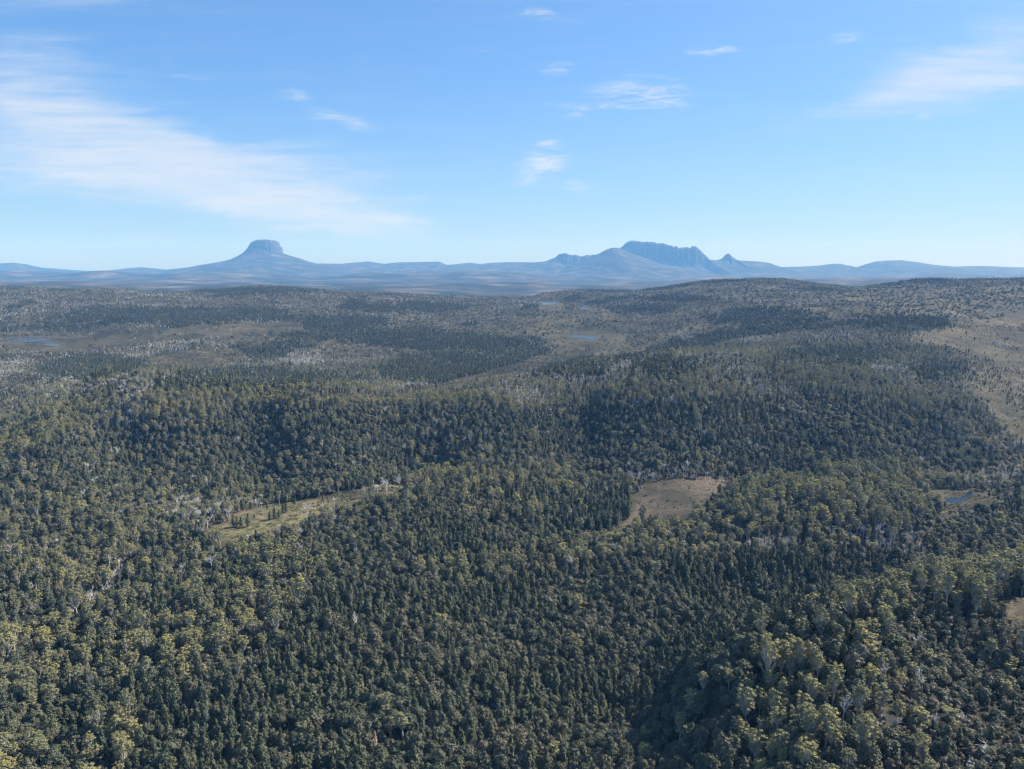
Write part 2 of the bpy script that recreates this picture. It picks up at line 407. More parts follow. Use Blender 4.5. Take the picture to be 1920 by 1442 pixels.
# ------------------------------------------------------------------ vegetation map, in the photograph's own points
POLY = {
 'clearing_a': [(388,988),(440,957),(520,938),(640,920),(740,902),(772,908),(745,922),(700,932),(640,942),(590,958),(520,982),(440,1004),(395,1002)],
 'clearing_b': [(1195,902),(1290,892),(1430,890),(1400,908),(1340,932),(1290,968),(1250,980),(1180,988),(1090,1008),(1130,990),(1190,960)],
 'base_strip': [(1360,905),(1400,890),(1480,884),(1560,879),(1740,880),(1850,868),(1930,830),(2100,800),(2100,890),(1800,896),(1600,889),(1450,893)],
 'moor_right': [(1690,630),(1730,614),(1770,606),(1830,594),(1900,578),(2200,565),(2200,870),(1930,850),(1895,800),(1860,765),(1815,735),(1825,695),(1800,664),(1745,644)],
 'moor_far': [(1540,538),(1620,541),(1700,532),(1800,536),(1920,528),(2200,530),(2200,552),(1900,560),(1760,590),(1640,575),(1560,555)],
 'valley_strip': [(560,742),(640,735),(740,740),(830,716),(900,696),(960,682),(1010,666),(1060,650),(1050,642),(1025,632),(1040,618),(1100,612),(1150,618),(1180,630),(1170,644),(1130,657),(1085,670),(1020,690),(940,710),(850,722),(760,750),(650,752)],
 'pond_moor': [(1000,640),(990,600),(1010,560),(1110,565),(1170,600),(1190,640),(1150,665),(1060,660)],
 'left_strip': [(0,628),(120,630),(240,622),(330,612),(480,604),(575,600),(545,613),(400,630),(250,642),(150,652),(0,650)],
 'left_clearing': [(275,668),(330,655),(420,661),(440,676),(350,684),(300,680)],
 'corner_clearing': [(1872,1122),(1900,1110),(1960,1104),(1960,1155),(1900,1152)],
 'pool_moor': [(1762,930),(1810,916),(1860,910),(1900,920),(1860,945),(1780,948)],
 'dark_slope': [(0,1450),(0,1345),(190,1310),(330,1185),(560,1185),(640,1090),(760,1060),(900,1075),(1010,1090),(1200,1045),(1420,1045),(1700,1040),(1690,1075),(1640,1110),(1480,1160),(1300,1240),(1180,1370),(1120,1460)],
 'gum_patch_a': [(770,1070),(860,1050),(960,1060),(970,1110),(880,1125),(780,1110)],
 'gum_patch_b': [(-50,1330),(80,1255),(230,1240),(340,1130),(470,1160),(540,1190),(530,1225),(400,1240),(330,1290),(190,1310),(60,1345)],
 'gum_patch_c': [(-40,1400),(70,1405),(120,1450),(-40,1460)],
 'gum_patch_d': [(150,1370),(230,1345),(260,1390),(230,1460),(150,1460)],
 'spur_gums': [(1150,1460),(1300,1255),(1500,1165),(1660,1108),(1720,1120),(1710,1190),(1640,1300),(1640,1460)],
 'spur_flank': [(1100,1460),(1190,1380),(1300,1262),(1400,1212),(1440,1225),(1400,1300),(1370,1380),(1390,1460)],
 'spur_scrub': [(1640,1460),(1640,1300),(1710,1190),(1730,1140),(1960,1170),(2200,1170),(2200,1460)],
 'right_gums': [(1690,1100),(1760,1050),(1960,1040),(1960,1170),(1730,1150)],
 'gum_ridge': [(1000,1062),(1200,990),(1300,955),(1360,915),(1500,890),(1700,890),(1770,950),(1700,990),(1560,1000),(1450,1010),(1250,1020),(1060,1080)],
 'right_scrub': [(1700,990),(1770,940),(1930,890),(2200,890),(2200,1060),(1760,1060)],
 'knoll_stand': [(1050,930),(1120,905),(1190,925),(1195,960),(1150,990),(1060,1000)],
 'knoll_top': [(720,925),(800,890),(950,875),(1100,880),(1195,915),(1150,935),(1000,925),(860,930),(760,960),(640,985),(560,1000),(520,985),(640,950)],
 'knoll': [(560,1000),(720,930),(860,890),(1050,890),(1200,930),(1090,1010),(1000,1062),(800,1075),(640,1090)],
 'left_woods': [(-50,940),(200,945),(390,990),(560,1005),(640,1085),(560,1180),(330,1180),(200,1300),(-50,1345)],
 'crest_left': [(-50,795),(0,812),(100,772),(250,746),(400,731),(550,720),(750,735),(960,748),(960,772),(760,768),(550,762),(400,776),(250,795),(110,828),(0,878),(-50,888)],
 'face_left': [(-50,870),(110,815),(400,765),(760,768),(960,775),(1000,880),(880,895),(500,940),(200,945),(-50,945)],
 'crest_right': [(960,770),(1000,745),(1150,715),(1400,690),(1600,680),(1720,720),(1760,770),(1690,760),(1560,735),(1400,745),(1150,765)],
 'face_right': [(960,775),(1150,760),(1400,742),(1560,732),(1700,765),(1800,800),(1880,860),(1750,885),(1500,885),(1000,885)],
 'back_wood': [(1150,715),(1250,660),(1400,640),(1680,640),(1790,700),(1850,770),(1760,770),(1720,715),(1600,680),(1400,690)],
}
STANDS = [  # far stands of dark trees: centre u, v, half width, half height
 (1205,578,52,8),(1270,558,60,7),(1440,592,105,17),(1700,600,70,13),(690,627,160,13),(880,640,160,14),(830,690,110,26),(470,715,170,22),(180,690,80,24),(1560,668,110,16),(1270,520,14,5),
 (330,590,220,16),(640,600,90,10),(1810,555,50,5),(760,575,120,8),(1080,690,60,14),(120,610,60,8),(1750,690,40,24),(980,655,70,14),(560,645,40,8),(1250,690,60,18),(480,545,110,6),(1735,525,40,5)]
#            density, conifer, beech, gum, tea tree, snag, shrub
MIX = {
 'moor':        (.34, .004, .012, .00, .05, .004, .93),
 'scrub_moor':  (.80, .002, .006, .0, .045, .006, .94),
 'moor_mix':    (.72, .02, .10, .015, .26, .03, .57),
 'dark_slope':  (1.0, .50, .44, .005, .05, .001, .0),
 'gum_patch':   (1.0, .14, .38, .26, .21, .006, .0),
 'spur_gums':   (1.0, .04, .36, .26, .33, .012, .0),
 'spur_flank':  (1.0, .22, .62, .05, .10, .004, .0),
 'spur_scrub':  (1.0, .03, .22, .03, .71, .006, .0),
 'right_gums':  (.95, .02, .18, .26, .48, .03, .05),
 'gum_ridge':   (1.0, .06, .30, .27, .34, .025, .0),
 'right_scrub': (.85, .10, .22, .06, .42, .02, .2),
 'knoll_stand': (1.0, .75, .15, .03, .05, .03, .0),
 'knoll_top':   (1.0, .08, .30, .20, .38, .05, .0),
 'knoll':       (1.0, .34, .36, .04, .25, .012, .0),
 'left_woods':  (1.0, .08, .36, .09, .45, .016, .0),
 'crest_left':  (1.0, .0, .0, .68, .23, .09, .0),
 'face_left':   (1.0, .10, .54, .06, .26, .04, .0),
 'crest_right': (1.0, .01, .10, .32, .43, .14, .0),
 'face_right':  (1.0, .16, .50, .06, .24, .035, .0),
 'back_wood':   (.92, .03, .14, .17, .48, .18, .0),
 'stand':       (1.0, .60, .30, .01, .07, .02, .0),
 'far':         (.86, .03, .11, .14, .44, .26, .02),
}
ORDER = [('face_left','face_left'),('face_right','face_right'),('crest_left','crest_left'),('crest_right','crest_right'),('back_wood','back_wood'),
         ('left_woods','left_woods'),('knoll','knoll'),('dark_slope','dark_slope'),('knoll_top','knoll_top'),('knoll_stand','knoll_stand'),('right_scrub','right_scrub'),('gum_ridge','gum_ridge'),
         ('spur_scrub','spur_scrub'),('right_gums','right_gums'),('spur_gums','spur_gums'),('spur_flank','spur_flank'),('gum_patch_a','gum_patch'),('gum_patch_b','gum_patch'),('gum_patch_c','gum_patch'),('gum_patch_d','gum_patch'),
         ('STANDS','stand'),('moor_far','moor_mix'),('base_strip','moor_mix'),('pool_moor','moor_mix'),('pond_moor','moor_mix'),('moor_right','scrub_moor'),('valley_strip','scrub_moor'),('left_strip','moor'),('left_clearing','moor'),
         ('corner_clearing','moor'),('clearing_a','moor'),('clearing_b','moor')]
KINDS = list(MIX)
LAKE_POLYS = []
for _lb, _y, _p in LAKES:
    _p = np.array(_p, float); _m = _p.mean(0)
    LAKE_POLYS.append([tuple(q) for q in _m + (_p - _m) * 1.25])
def classify(x, y, z, tall=False):
    u, v = project(x, y, z + (5 if tall else 0))
    k = np.clip(1500 / y, .1, 2.0)
    u = u + 16 * k * fbm(x / 40, y / 40, 51, 3); v = v + 7 * k * fbm(x / 40, y / 40, 61, 3)
    j = sstep(y, 1250, 1800) * k
    u = u + 45 * j * fbm(x / 220, y / 220, 151, 3); v = v + 9 * j * fbm(x / 220, y / 220, 161, 3)
    rr = np.random.default_rng(3)
    u = u + 26 * j * rr.normal(size=x.shape); v = v + 4.5 * j * rr.normal(size=x.shape)
    v = np.clip(v, 500, 1455)
    cls = np.full(x.shape, KINDS.index('far'))
    patch = fbm(x / 240, y / 300, 171, 4)
    cls[(patch > .36) & (y > 1500)] = KINDS.index('stand')
    cls[(patch < -.20) & (y > 1500)] = KINDS.index('moor_mix')
    for key, name in ORDER:
        if key == 'STANDS':
            for (cu, cv, hu, hv) in STANDS:
                m = ((u - cu) / hu) ** 2 + ((v - cv) / hv) ** 2 < 1 + .5 * fbm(x / 70, y / 70, 77, 2)
                cls[m & (y > 1200)] = KINDS.index('stand')
            continue
        m = in_poly(u, v, POLY[key])
        cls[m] = KINDS.index(name)
    if tall:
        for hh in (4, 8, 12, 16, 20):
            u2, v2 = project(x, y, z + hh)
            u2 = u2 + 14 * k * fbm(x / 40, y / 40, 51, 3); v2 = v2 + 3 * k * fbm(x / 40, y / 40, 61, 3)
            u2 = u2 + 3 * k * rr.normal(size=x.shape); v2 = v2 + 1.0 * k * rr.normal(size=x.shape)
            for key in ('clearing_a', 'clearing_b', 'left_clearing', 'corner_clearing'):
                if hh < (20 if key == 'clearing_a' else 16): cls[in_poly(u2, v2, POLY[key])] = KINDS.index('moor')
            for lk in LAKE_POLYS:
                cls[in_poly(u2, v2, lk)] = KINDS.index('moor')
            for key in ('left_strip', 'valley_strip'):
                if hh < 9: cls[in_poly(u2, v2, POLY[key])] = KINDS.index('scrub_moor')
    cls[(y < 600) & (cls == KINDS.index('far'))] = KINDS.index('dark_slope')
    return cls

# ------------------------------------------------------------------ terrain mesh
def grid_mesh(name, X, Y, Z):
    r, c = X.shape
    v = np.stack([X, Y, Z], -1).reshape(-1, 3)
    i = np.arange(r * c).reshape(r, c)
    f = np.stack([i[:-1, :-1], i[:-1, 1:], i[1:, 1:], i[1:, :-1]], -1).reshape(-1, 4)
    return quad_mesh(name, v, f)
def quad_mesh(name, v, f, smooth=True, mat_idx=None):
    me = bpy.data.meshes.new(name)
    me.vertices.add(len(v)); me.vertices.foreach_set('co', np.asarray(v, np.float32).ravel())
    me.loops.add(f.size); me.loops.foreach_set('vertex_index', f.astype(np.int32).ravel())
    me.polygons.add(len(f)); me.polygons.foreach_set('loop_start', np.arange(0, f.size, f.shape[1], dtype=np.int32))
    if mat_idx is not None: me.polygons.foreach_set('material_index', mat_idx.astype(np.int32))
    me.polygons.foreach_set('use_smooth', np.full(len(f), smooth))
    me.update(calc_edges=True)
    return me
def add_obj(name, data, label=None, cat=None, kind=None, group=None, parent=None, loc=None):
    o = bpy.data.objects.new(name, data)
    COL.objects.link(o)
    if label: o['label'] = label
    if cat: o['category'] = cat
    if kind: o['kind'] = kind
    if group: o['group'] = group
    if parent: o.parent = parent
    if loc is not None: o.location = loc
    return o
def float_attr(me, name, vals):
    a = me.attributes.new(name, 'FLOAT', 'POINT'); a.data.foreach_set('value', np.asarray(vals, np.float32).ravel())

def terrain_mat():
    m, N, L = new_mat('moor_and_forest_floor')
    out = N.new('ShaderNodeOutputMaterial'); ge = N.new('ShaderNodeNewGeometry')
    at = N.new('ShaderNodeAttribute'); at.attribute_name = 'moor'
    pk = N.new('ShaderNodeAttribute'); pk.attribute_name = 'heath'
    pos = ge.outputs['Position']
    a = n_noise(N, L, pos, .02, 5, .62); b = n_noise(N, L, pos, .09, 5, .65); c = n_noise(N, L, pos, .5, 3, .6)
    moor = n_ramp(N, L, a, [(.30, (.050, .056, .036)), (.44, (.076, .074, .049)), (.55, (.100, .086, .062)), (.70, (.145, .126, .086))])
    heath = n_ramp(N, L, b, [(.30, (.080, .066, .056)), (.5, (.132, .108, .092)), (.70, (.185, .155, .128))])
    moor = n_mix(N, L, pk.outputs['Fac'], moor, heath)
    st = N.new('ShaderNodeAttribute'); st.attribute_name = 'straw'
    moor = n_mix(N, L, st.outputs['Fac'], moor, n_ramp(N, L, a, [(.34, (.105, .115, .058)), (.48, (.155, .145, .082)), (.60, (.185, .145, .105)), (.72, (.23, .20, .125))]))
    wide = n_ramp(N, L, n_noise(N, L, pos, .0075, 5, .65), [(.36, (.45, .5, .46)), (.50, (.9, .9, .88)), (.66, (1.2, 1.16, 1.06))])
    moor = n_mix(N, L, 1.0, moor, wide, 'MULTIPLY')
    tuft = n_ramp(N, L, c, [(.34, (.35, .36, .33)), (.46, (.85, .85, .83)), (.56, (1.05, 1.0, .95)), (.68, (1.7, 1.6, 1.35))])
    moor = n_mix(N, L, 1.0, moor, tuft, 'MULTIPLY')
    dark = n_ramp(N, L, b, [(.42, (1.25, 1.25, 1.2)), (.50, (.9, .9, .9)), (.60, (.38, .44, .36))])
    moor = n_mix(N, L, .75, moor, n_mix(N, L, 1.0, moor, dark, 'MULTIPLY'))
    floor = n_ramp(N, L, b, [(.35, (.030, .034, .020)), (.65, (.062, .056, .038))])
    col = n_mix(N, L, at.outputs['Fac'], floor, moor)
    far = N.new('ShaderNodeAttribute'); far.attribute_name = 'distant'
    fcol = n_ramp(N, L, n_noise(N, L, pos, .0016, 6, .62), [(.38, (.014, .022, .014)), (.48, (.032, .036, .024)), (.58, (.085, .074, .055)), (.70, (.16, .14, .105))])
    col = n_mix(N, L, far.outputs['Fac'], col, fcol)
    d = N.new('ShaderNodeBsdfPrincipled'); d.inputs['Roughness'].default_value = .9; d.inputs['Specular IOR Level'].default_value = .1
    bp = N.new('ShaderNodeBump'); bp.inputs['Strength'].default_value = .8; bp.inputs['Distance'].default_value = .8
    L.new(c, bp.inputs['Height']); L.new(bp.outputs[0], d.inputs['Normal'])
    L.new(col, d.inputs['Base Color']); L.new(d.outputs[0], out.inputs['Surface'])
    return m
TX, TY = GA * np.exp(GB), np.exp(GB)
me = grid_mesh('terrain', TX, TY, GZ)
_c = classify(TX.ravel(), TY.ravel(), GZ.ravel(), True)
_open = np.isin(_c, [KINDS.index('moor'), KINDS.index('scrub_moor'), KINDS.index('moor_mix'), KINDS.index('far'), KINDS.index('right_scrub')]).astype(float)
_open[_c == KINDS.index('far')] = .8
float_attr(me, 'moor', _open)
_u, _v = project(TX.ravel(), TY.ravel(), GZ.ravel())
float_attr(me, 'heath', np.clip(.7 * in_poly(_u, _v, POLY['corner_clearing']) + .5 * in_poly(_u, _v, POLY['base_strip']) + in_poly(_u, _v, POLY['clearing_b']) * 1.0  + .15 * (_u > 1400) * (_v < 780), 0, 1))
float_attr(me, 'straw', .85 * (in_poly(_u, _v, POLY['clearing_a']) | in_poly(_u, _v - 10, POLY['clearing_a'])))
float_attr(me, 'distant', sstep(TY.ravel(), 5200, 6000))
me.materials.append(terrain_mat())
terrain = add_obj('terrain', me, 'rolling moorland and forest floor under the trees', 'terrain', 'structure')

# ------------------------------------------------------------------ lakes
def water_mat():
    m, N, L = new_mat('still_lake_water')
    out = N.new('ShaderNodeOutputMaterial'); ge = N.new('ShaderNodeNewGeometry')
    d = N.new('ShaderNodeBsdfPrincipled')
    d.inputs['Base Color'].default_value = (.012, .022, .032, 1); d.inputs['Roughness'].default_value = .12; d.inputs['IOR'].default_value = 1.333
    bp = N.new('ShaderNodeBump'); bp.inputs['Strength'].default_value = 1.0; bp.inputs['Distance'].default_value = .3
    L.new(n_noise(N, L, ge.outputs['Position'], .6, 3), bp.inputs['Height']); L.new(bp.outputs[0], d.inputs['Normal'])
    L.new(d.outputs[0], out.inputs['Surface'])
    return m
WATER = water_mat()
for label, pts, z in lake_sheets:
    c = pts.mean(0)
    r = pts - c
    j = 1 + .10 * fbm(pts[:, 0] / (abs(r).max() * .35), pts[:, 1] / (abs(r).max() * .35), 3, 3)
    r = r * j[:, None]
    v = [(p[0], p[1], 0) for p in r]
    me = bpy.data.meshes.new('lake'); me.from_pydata(v, [], [list(range(len(v)))]); me.update()
    me.materials.append(WATER)
    add_obj('lake', me, label, 'lake', 'structure', loc=(c[0], c[1], z))

# ------------------------------------------------------------------ distant mountains
def rock_mat():
    m, N, L = new_mat('dolerite_and_alpine_scrub')
    out = N.new('ShaderNodeOutputMaterial'); ge = N.new('ShaderNodeNewGeometry')
    pos = ge.outputs['Position']
    sepn = N.new('ShaderNodeSeparateXYZ'); L.new(ge.outputs['Normal'], sepn.inputs[0])
    rock = n_ramp(N, L, n_noise(N, L, pos, .012, 6, .65), [(.36, (.022, .023, .026)), (.52, (.055, .054, .055)), (.68, (.12, .115, .112))])
    veg = n_ramp(N, L, n_noise(N, L, pos, .0030, 6, .62), [(.36, (.018, .024, .017)), (.5, (.028, .031, .022)), (.58, (.065, .058, .042)), (.72, (.15, .135, .11))])
    f = N.new('ShaderNodeMapRange'); f.inputs['From Min'].default_value = .70; f.inputs['From Max'].default_value = .86
    L.new(sepn.outputs['Z'], f.inputs['Value'])
    col = n_mix(N, L, f.outputs['Result'], rock, veg)
    d = N.new('ShaderNodeBsdfPrincipled'); d.inputs['Roughness'].default_value = .9; d.inputs['Specular IOR Level'].default_value = .1
    L.new(col, d.inputs['Base Color']); L.new(d.outputs[0], out.inputs['Surface'])
    return m
ROCK = rock_mat()
def skyline(poly, Y0, xs):
    P = np.array([world_pt(u, v, Y0) for u, v in poly])
    return np.interp(xs, P[:, 0], P[:, 2]), P[:, 0]
def range_mesh(name, poly, Y0, front, back, label, cliff=0.0, dx=14.0, rows=60, rough=1.0, seed=0, base=55.0, ribs=0.0):
    """A range whose crest follows the skyline: slopes and spurs run down to the front and the back."""
    Y0, front, back, dx = Y0 * MS, front * MS, back * MS, dx * MS
    x0, x1 = world_pt(*poly[0], Y0)[0], world_pt(*poly[-1], Y0)[0]
    xs = np.arange(x0, x1 + dx, dx)
    top, _ = skyline(poly, Y0, xs)
    t = np.r_[-np.linspace(1, 0, rows) ** 1.5, np.linspace(0, 1, rows // 2)[1:] ** 1.3]
    XX, TT = np.meshgrid(xs, t)
    wander = 180 * fbm(xs / 1500, xs * 0, seed + 3, 2)
    YY = Y0 + wander[None] * np.clip(1 - abs(TT), 0, 1) + np.where(TT < 0, TT * front, TT * back)
    XX2 = XX + 0 * TT
    a = abs(TT)
    drop = a ** .85
    if cliff > 0:
        c = np.clip(a / .10, 0, 1)
        crown = np.clip((top - base - 280 * MS) / (120 * MS), 0, 1)[None]
        drop = np.maximum(drop, crown * cliff * sstep(c, 0.05, .9) + (1 - crown * cliff) * drop)
    if ribs > 0:
        rib = vnoise(XX / 90, TT * 3, seed + 42) * .9 + vnoise(XX / 38, TT * 6, seed + 40) * .5 + vnoise(XX / 16, TT * 9, seed + 41) * .3
        YY = YY - ribs * rib * np.clip(a / .02, 0, 1) * (a < .4)
    if ribs > 0:
        crag = np.clip((top - base - 250 * MS) / (90 * MS), 0, 1)
        top = top + crag * MS * (34 * fbm(xs / (85 * MS), xs * 0 + 2, seed + 60, 3) * (.35 + .65 * vnoise(xs / (240 * MS), xs * 0 + 5, seed + 66)) - 4)
    H = np.maximum(top - base, 5)[None]
    Z = base + H * (1 - drop)
    spur = fbm(XX / 700 + TT * 1.2, YY / 1600, seed, 4)
    Z += rough * 70 * spur * np.sin(np.pi * np.clip(a, 0, 1)) * np.minimum(H / 220, 1.3)
    Z += rough * 14 * fbm(XX / 110, YY / 110, seed + 9, 3) * np.clip(a / .08, 0, 1)
    me = grid_mesh(name, XX2, YY, Z)
    me.materials.append(ROCK)
    return add_obj(name, me, label, 'mountains', 'structure')
range_mesh('distant_range', [(-560,500),(-400,492),(-300,497),(-200,494),(-100,498),(20,492.5),(45,495),(80,502),(160,508),(200,507.5),(235,503),(265,501),(290,503.5),(310,505.5),(345,502),(380,500),(560,495),(600,494),(640,494.5),
   (668,492),(690,490),(706,493),(720,494.5),(745,492),(800,491),(824,490.5),(838,497),(862,494.5),(880,492.5),(900,495),(925,492.5),(960,491.5),(1000,492),(1060,494)],
   13200, 2600, 1200, 'long low blue range along the horizon behind the flat-topped peak', seed=11, rough=.8)
range_mesh('domed_range', [(1380,503),(1440,501),(1455,501),(1500,500),(1535,498),(1560,494.5),(1575,494.5),(1588,499),(1605,501.5),(1618,496),(1640,490),(1662,488.5),(1690,488),(1715,491),(1750,496.5),(1790,500),(1830,498.5),(1850,499),(1900,501),(1920,501.5),
   (2050,497),(2200,503),(2400,496),(2600,502)],
   13000, 2400, 1200, 'smooth domed blue hills along the horizon to the east', seed=23, rough=.8)
range_mesh('craggy_mountain', [(960,500),(1000,492),(1023,490),(1034,485),(1044,480),(1052,476),(1058,475),(1068,477),(1092,480.5),(1100,478),(1108,476.5),(1125,476),(1140,470),(1158,465),(1167,462),(1172,456),(1178,451.5),(1183,450),(1194,450.3),(1202,451),(1206,454),(1217,454),(1222,452),
   (1227,453),(1238,456),(1246,456.5),(1252,458.5),(1259,459.5),(1264,462.5),(1268,461.5),(1273,465),(1279,462.5),(1290,462),(1294,466),(1298,461.5),(1305,462),(1312,467),(1319,473),(1326,480),(1331,486.5),(1346,488),(1356,484.5),(1361,479),(1367,475.5),(1372,478),(1378,482),(1383,488),
   (1405,489.5),(1425,490.5),(1444,493.5),(1450,498),(1456,503),(1480,512),(1500,520)],
   12600, 1900, 1500, 'jagged blue mountain with notched crest and a small pinnacle beside it', cliff=.62, dx=5.0, rows=110, rough=.7, seed=37, ribs=42)
range_mesh('rounded_fore_mountain', [(960,545),(1000,528),(1030,516),(1060,502),(1090,489),(1110,482),(1128,473),(1137,468),(1147,464.5),(1156,464.3),(1168,468),(1186,475),(1205,482),(1230,491),(1255,500),(1280,510),(1310,522),(1340,534)],
   11600, 1700, 1300, 'rounded blue shoulder mountain standing before the jagged crest', dx=8.0, rows=80, rough=.75, seed=53)

def bluff_mesh():
    Y0 = 12000.0 * MS
    prof = [(300,508),(345,504),(380,499.5),(405,494.5),(425,490),(437,487),(447,482),(455,477),(460,473.5),(464,468.5),(468,463),(471,457),(476,453),(484,449.6),(494,449.4),(502,449.2),(504,451),(514,451),(519.5,452.5),(522.5,456),(523.5,462),(526.5,462.6),(528,468),(528.8,475),
            (537,478),(547,481),(562,485.5),(575,490.5),(590,494.5),(610,496),(680,503),(760,512)]
    P = np.array([world_pt(u, v, Y0) for u, v in prof])
    cx = world_pt(498, 450, Y0)[0]
    rl = (cx - P[:, 0])[P[:, 0] <= cx][::-1]; zl = P[:, 2][P[:, 0] <= cx][::-1]
    rr = (P[:, 0] - cx)[P[:, 0] > cx]; zr = P[:, 2][P[:, 0] > cx]
    top = P[:, 2].max()
    nth = 240
    th = np.linspace(0, 2 * np.pi, nth + 1)
    r = np.r_[np.linspace(0, 330, 90), np.linspace(335, 1750, 90)] * MS
    TH, R = np.meshgrid(th, r)
    k = (1 + np.cos(TH)) / 2
    ZL = np.interp(R, np.r_[0, rl], np.r_[zl[0], zl]); ZR = np.interp(R, np.r_[0, rr], np.r_[zl[0], zr])
    Z = ZL * (1 - k) + ZR * k
    # columns of the cliff
    ca, sa = np.cos(TH), np.sin(TH)
    rib = (vnoise(TH * 14, R * 0 + 3, 5) - .5) * 34 + (vnoise(TH * 38, R * 0 + 9, 6) - .5) * 22
    band = MS * np.exp(-((R / MS - 235) / 90) ** 2) * (1 - .9 * abs(ca))
    RR = R + rib * band
    X = cx + ca * RR; Y = Y0 + sa * RR * 1.25
    g = sstep(R, 240 * MS, 520 * MS)
    Z = Z + g * (26 * fbm(X / 420, Y / 420, 71, 4) + 8 * fbm(X / 90, Y / 90, 72, 3)) * (1 - .8 * abs(ca) ** 6)
    Z = Z - sstep(R, 900 * MS, 1750 * MS) * 140
    me = grid_mesh('flat_topped_bluff', X[:, ::-1], Y[:, ::-1], Z[:, ::-1])
    me.materials.append(ROCK)
    return add_obj('flat_topped_bluff', me, 'flat-topped blue rock bluff on a broad cone-shaped base', 'mountain', 'structure')
bluff_mesh()

# ------------------------------------------------------------------ tree meshes
rng = np.random.default_rng(7)
class Geo:
    def __init__(self): self.v, self.f, self.n = [], [], 0
    def add(self, v, f):
        self.v.append(np.asarray(v, float)); self.f.append(np.asarray(f, int) + self.n); self.n += len(v)
    def data(self):
        if not self.v: return np.zeros((0, 3)), np.zeros((0, 4), int)
        return np.concatenate(self.v), np.concatenate(self.f)
def sprays(g, c, rad, n, size, zmin=-.45, out=.75, jit=.36, body=.55):
    """n leaf sprays (small four-cornered faces) on the shell of an ellipsoidal clump."""
    d = rng.normal(size=(n, 3)); d /= np.linalg.norm(d, axis=1)[:, None]
    d[:, 2] = np.where(d[:, 2] < zmin, -d[:, 2], d[:, 2])
    p = np.asarray(c) + d * np.asarray(rad) * rng.uniform(.72, 1.08, (n, 1))
    nr = d * out + rng.normal(size=(n, 3)) * jit
    ax = p[:, :2] / (np.linalg.norm(p[:, :2], axis=1)[:, None] + .8)      # the crown turns outward as a whole
    nr[:, :2] += ax * body
    nr[:, 2] += .25
    nr /= np.linalg.norm(nr, axis=1)[:, None]
    t = np.cross(nr, rng.normal(size=(n, 3))); t /= np.linalg.norm(t, axis=1)[:, None]
    b = np.cross(nr, t)
    s = size * rng.uniform(.6, 1.3, (n, 1)); a = s * rng.uniform(.5, .9, (n, 1))
    q = np.stack([p - t * s * .5, p - b * a * .5 + t * s * .12, p + t * s * .5, p + b * a * .5 - t * s * .1], 1).reshape(-1, 3)
    g.add(q, np.arange(n * 4).reshape(n, 4))
def core(g, c, rad, seg=5):
    a = np.linspace(0, 2 * np.pi, seg, endpoint=False)
    rad = np.asarray(rad); c = np.asarray(c)
    v = [c + rad * (0, 0, -1)]
    for h, w in ((-.5, .85), (.5, .85)):
        v += [c + rad * (math.cos(k) * w, math.sin(k) * w, h) for k in a]
    v.append(c + rad * (0, 0, 1))
    f = []
    for i in range(seg):
        j = (i + 1) % seg
        f.append((0, 1 + j, 1 + i, 1 + i)); f.append((1 + i, 1 + j, 1 + seg + j, 1 + seg + i)); f.append((1 + seg + i, 1 + seg + j, 2 * seg + 1, 2 * seg + 1))
    # triangles as split quads keep one face width
    vv = list(v); ff = []
    for q in f:
        if q[2] == q[3]:
            vv.append((np.asarray(vv[q[1]]) + np.asarray(vv[q[2]])) / 2); ff.append((q[0], q[1], len(vv) - 1, q[2]))
        else: ff.append(q)
    g.add(np.array(vv), np.array(ff))
def tube(g, pts, rads, seg=5):
    pts = np.asarray(pts, float); v = []
    for i, p in enumerate(pts):
        d = pts[min(i + 1, len(pts) - 1)] - pts[max(i - 1, 0)]; d /= np.linalg.norm(d) + 1e-9
        t = np.cross(d, (0.3, .9, .2)); t /= np.linalg.norm(t); b = np.cross(d, t)
        for k in range(seg):
            a = 2 * math.pi * k / seg
            v.append(p + rads[i] * (t * math.cos(a) + b * math.sin(a)))
    f = []
    for i in range(len(pts) - 1):
        for k in range(seg):
            j = (k + 1) % seg
            f.append((i * seg + k, i * seg + j, (i + 1) * seg + j, (i + 1) * seg + k))
    g.add(v, f)
def bent(p0, p1, bend, n=4):
    p0, p1 = np.asarray(p0, float), np.asarray(p1, float)
    w = rng.normal(size=3) * bend
    return [p0 + (p1 - p0) * t + w * math.sin(math.pi * t) for t in np.linspace(0, 1, n)]

def conifer(lod):
    tr, cr = Geo(), Geo()
    h = rng.uniform(13.5, 17.5); w = rng.uniform(2.9, 4.3); z0 = h * .08
    tube(tr, bent((0, 0, -1), (0, 0, h * .97), .12, 5), [.30, .26, .2, .12, .03])
    n = (56, 20, 9)[lod]; per = (15, 12, 9)[lod]; sz = (.95, 1.5, 2.2)[lod]
    lean = rng.uniform(.20, .60); wob = rng.uniform(0, 6, 2); tip = rng.normal(size=2) * .5
    for i in range(n):
        t = (i + .5) / n
        z = z0 + (h - z0) * t
        env = w * (1 - t) ** lean * min(1, (t + .12) / .22)
        env *= 1 + .28 * math.sin(wob[0] + t * 9) + .2 * math.sin(wob[1] + t * 17)
        a = i * 2.4 + rng.uniform(-.5, .5); rr = env * rng.uniform(.3, .9)
        r = max(.38, env * rng.uniform(.34, .55)) * (1, 1.25, 1.4)[lod]
        c = (rr * math.cos(a) + tip[0] * t * t, rr * math.sin(a) + tip[1] * t * t, z - .15 * rr)
        sprays(cr, c, (r, r, r * 1.25), per, sz, zmin=-.3)
    core(cr, (0, 0, z0 + (h - z0) * .38), (w * .55, w * .55, (h - z0) * .42), 6)
    return tr, cr
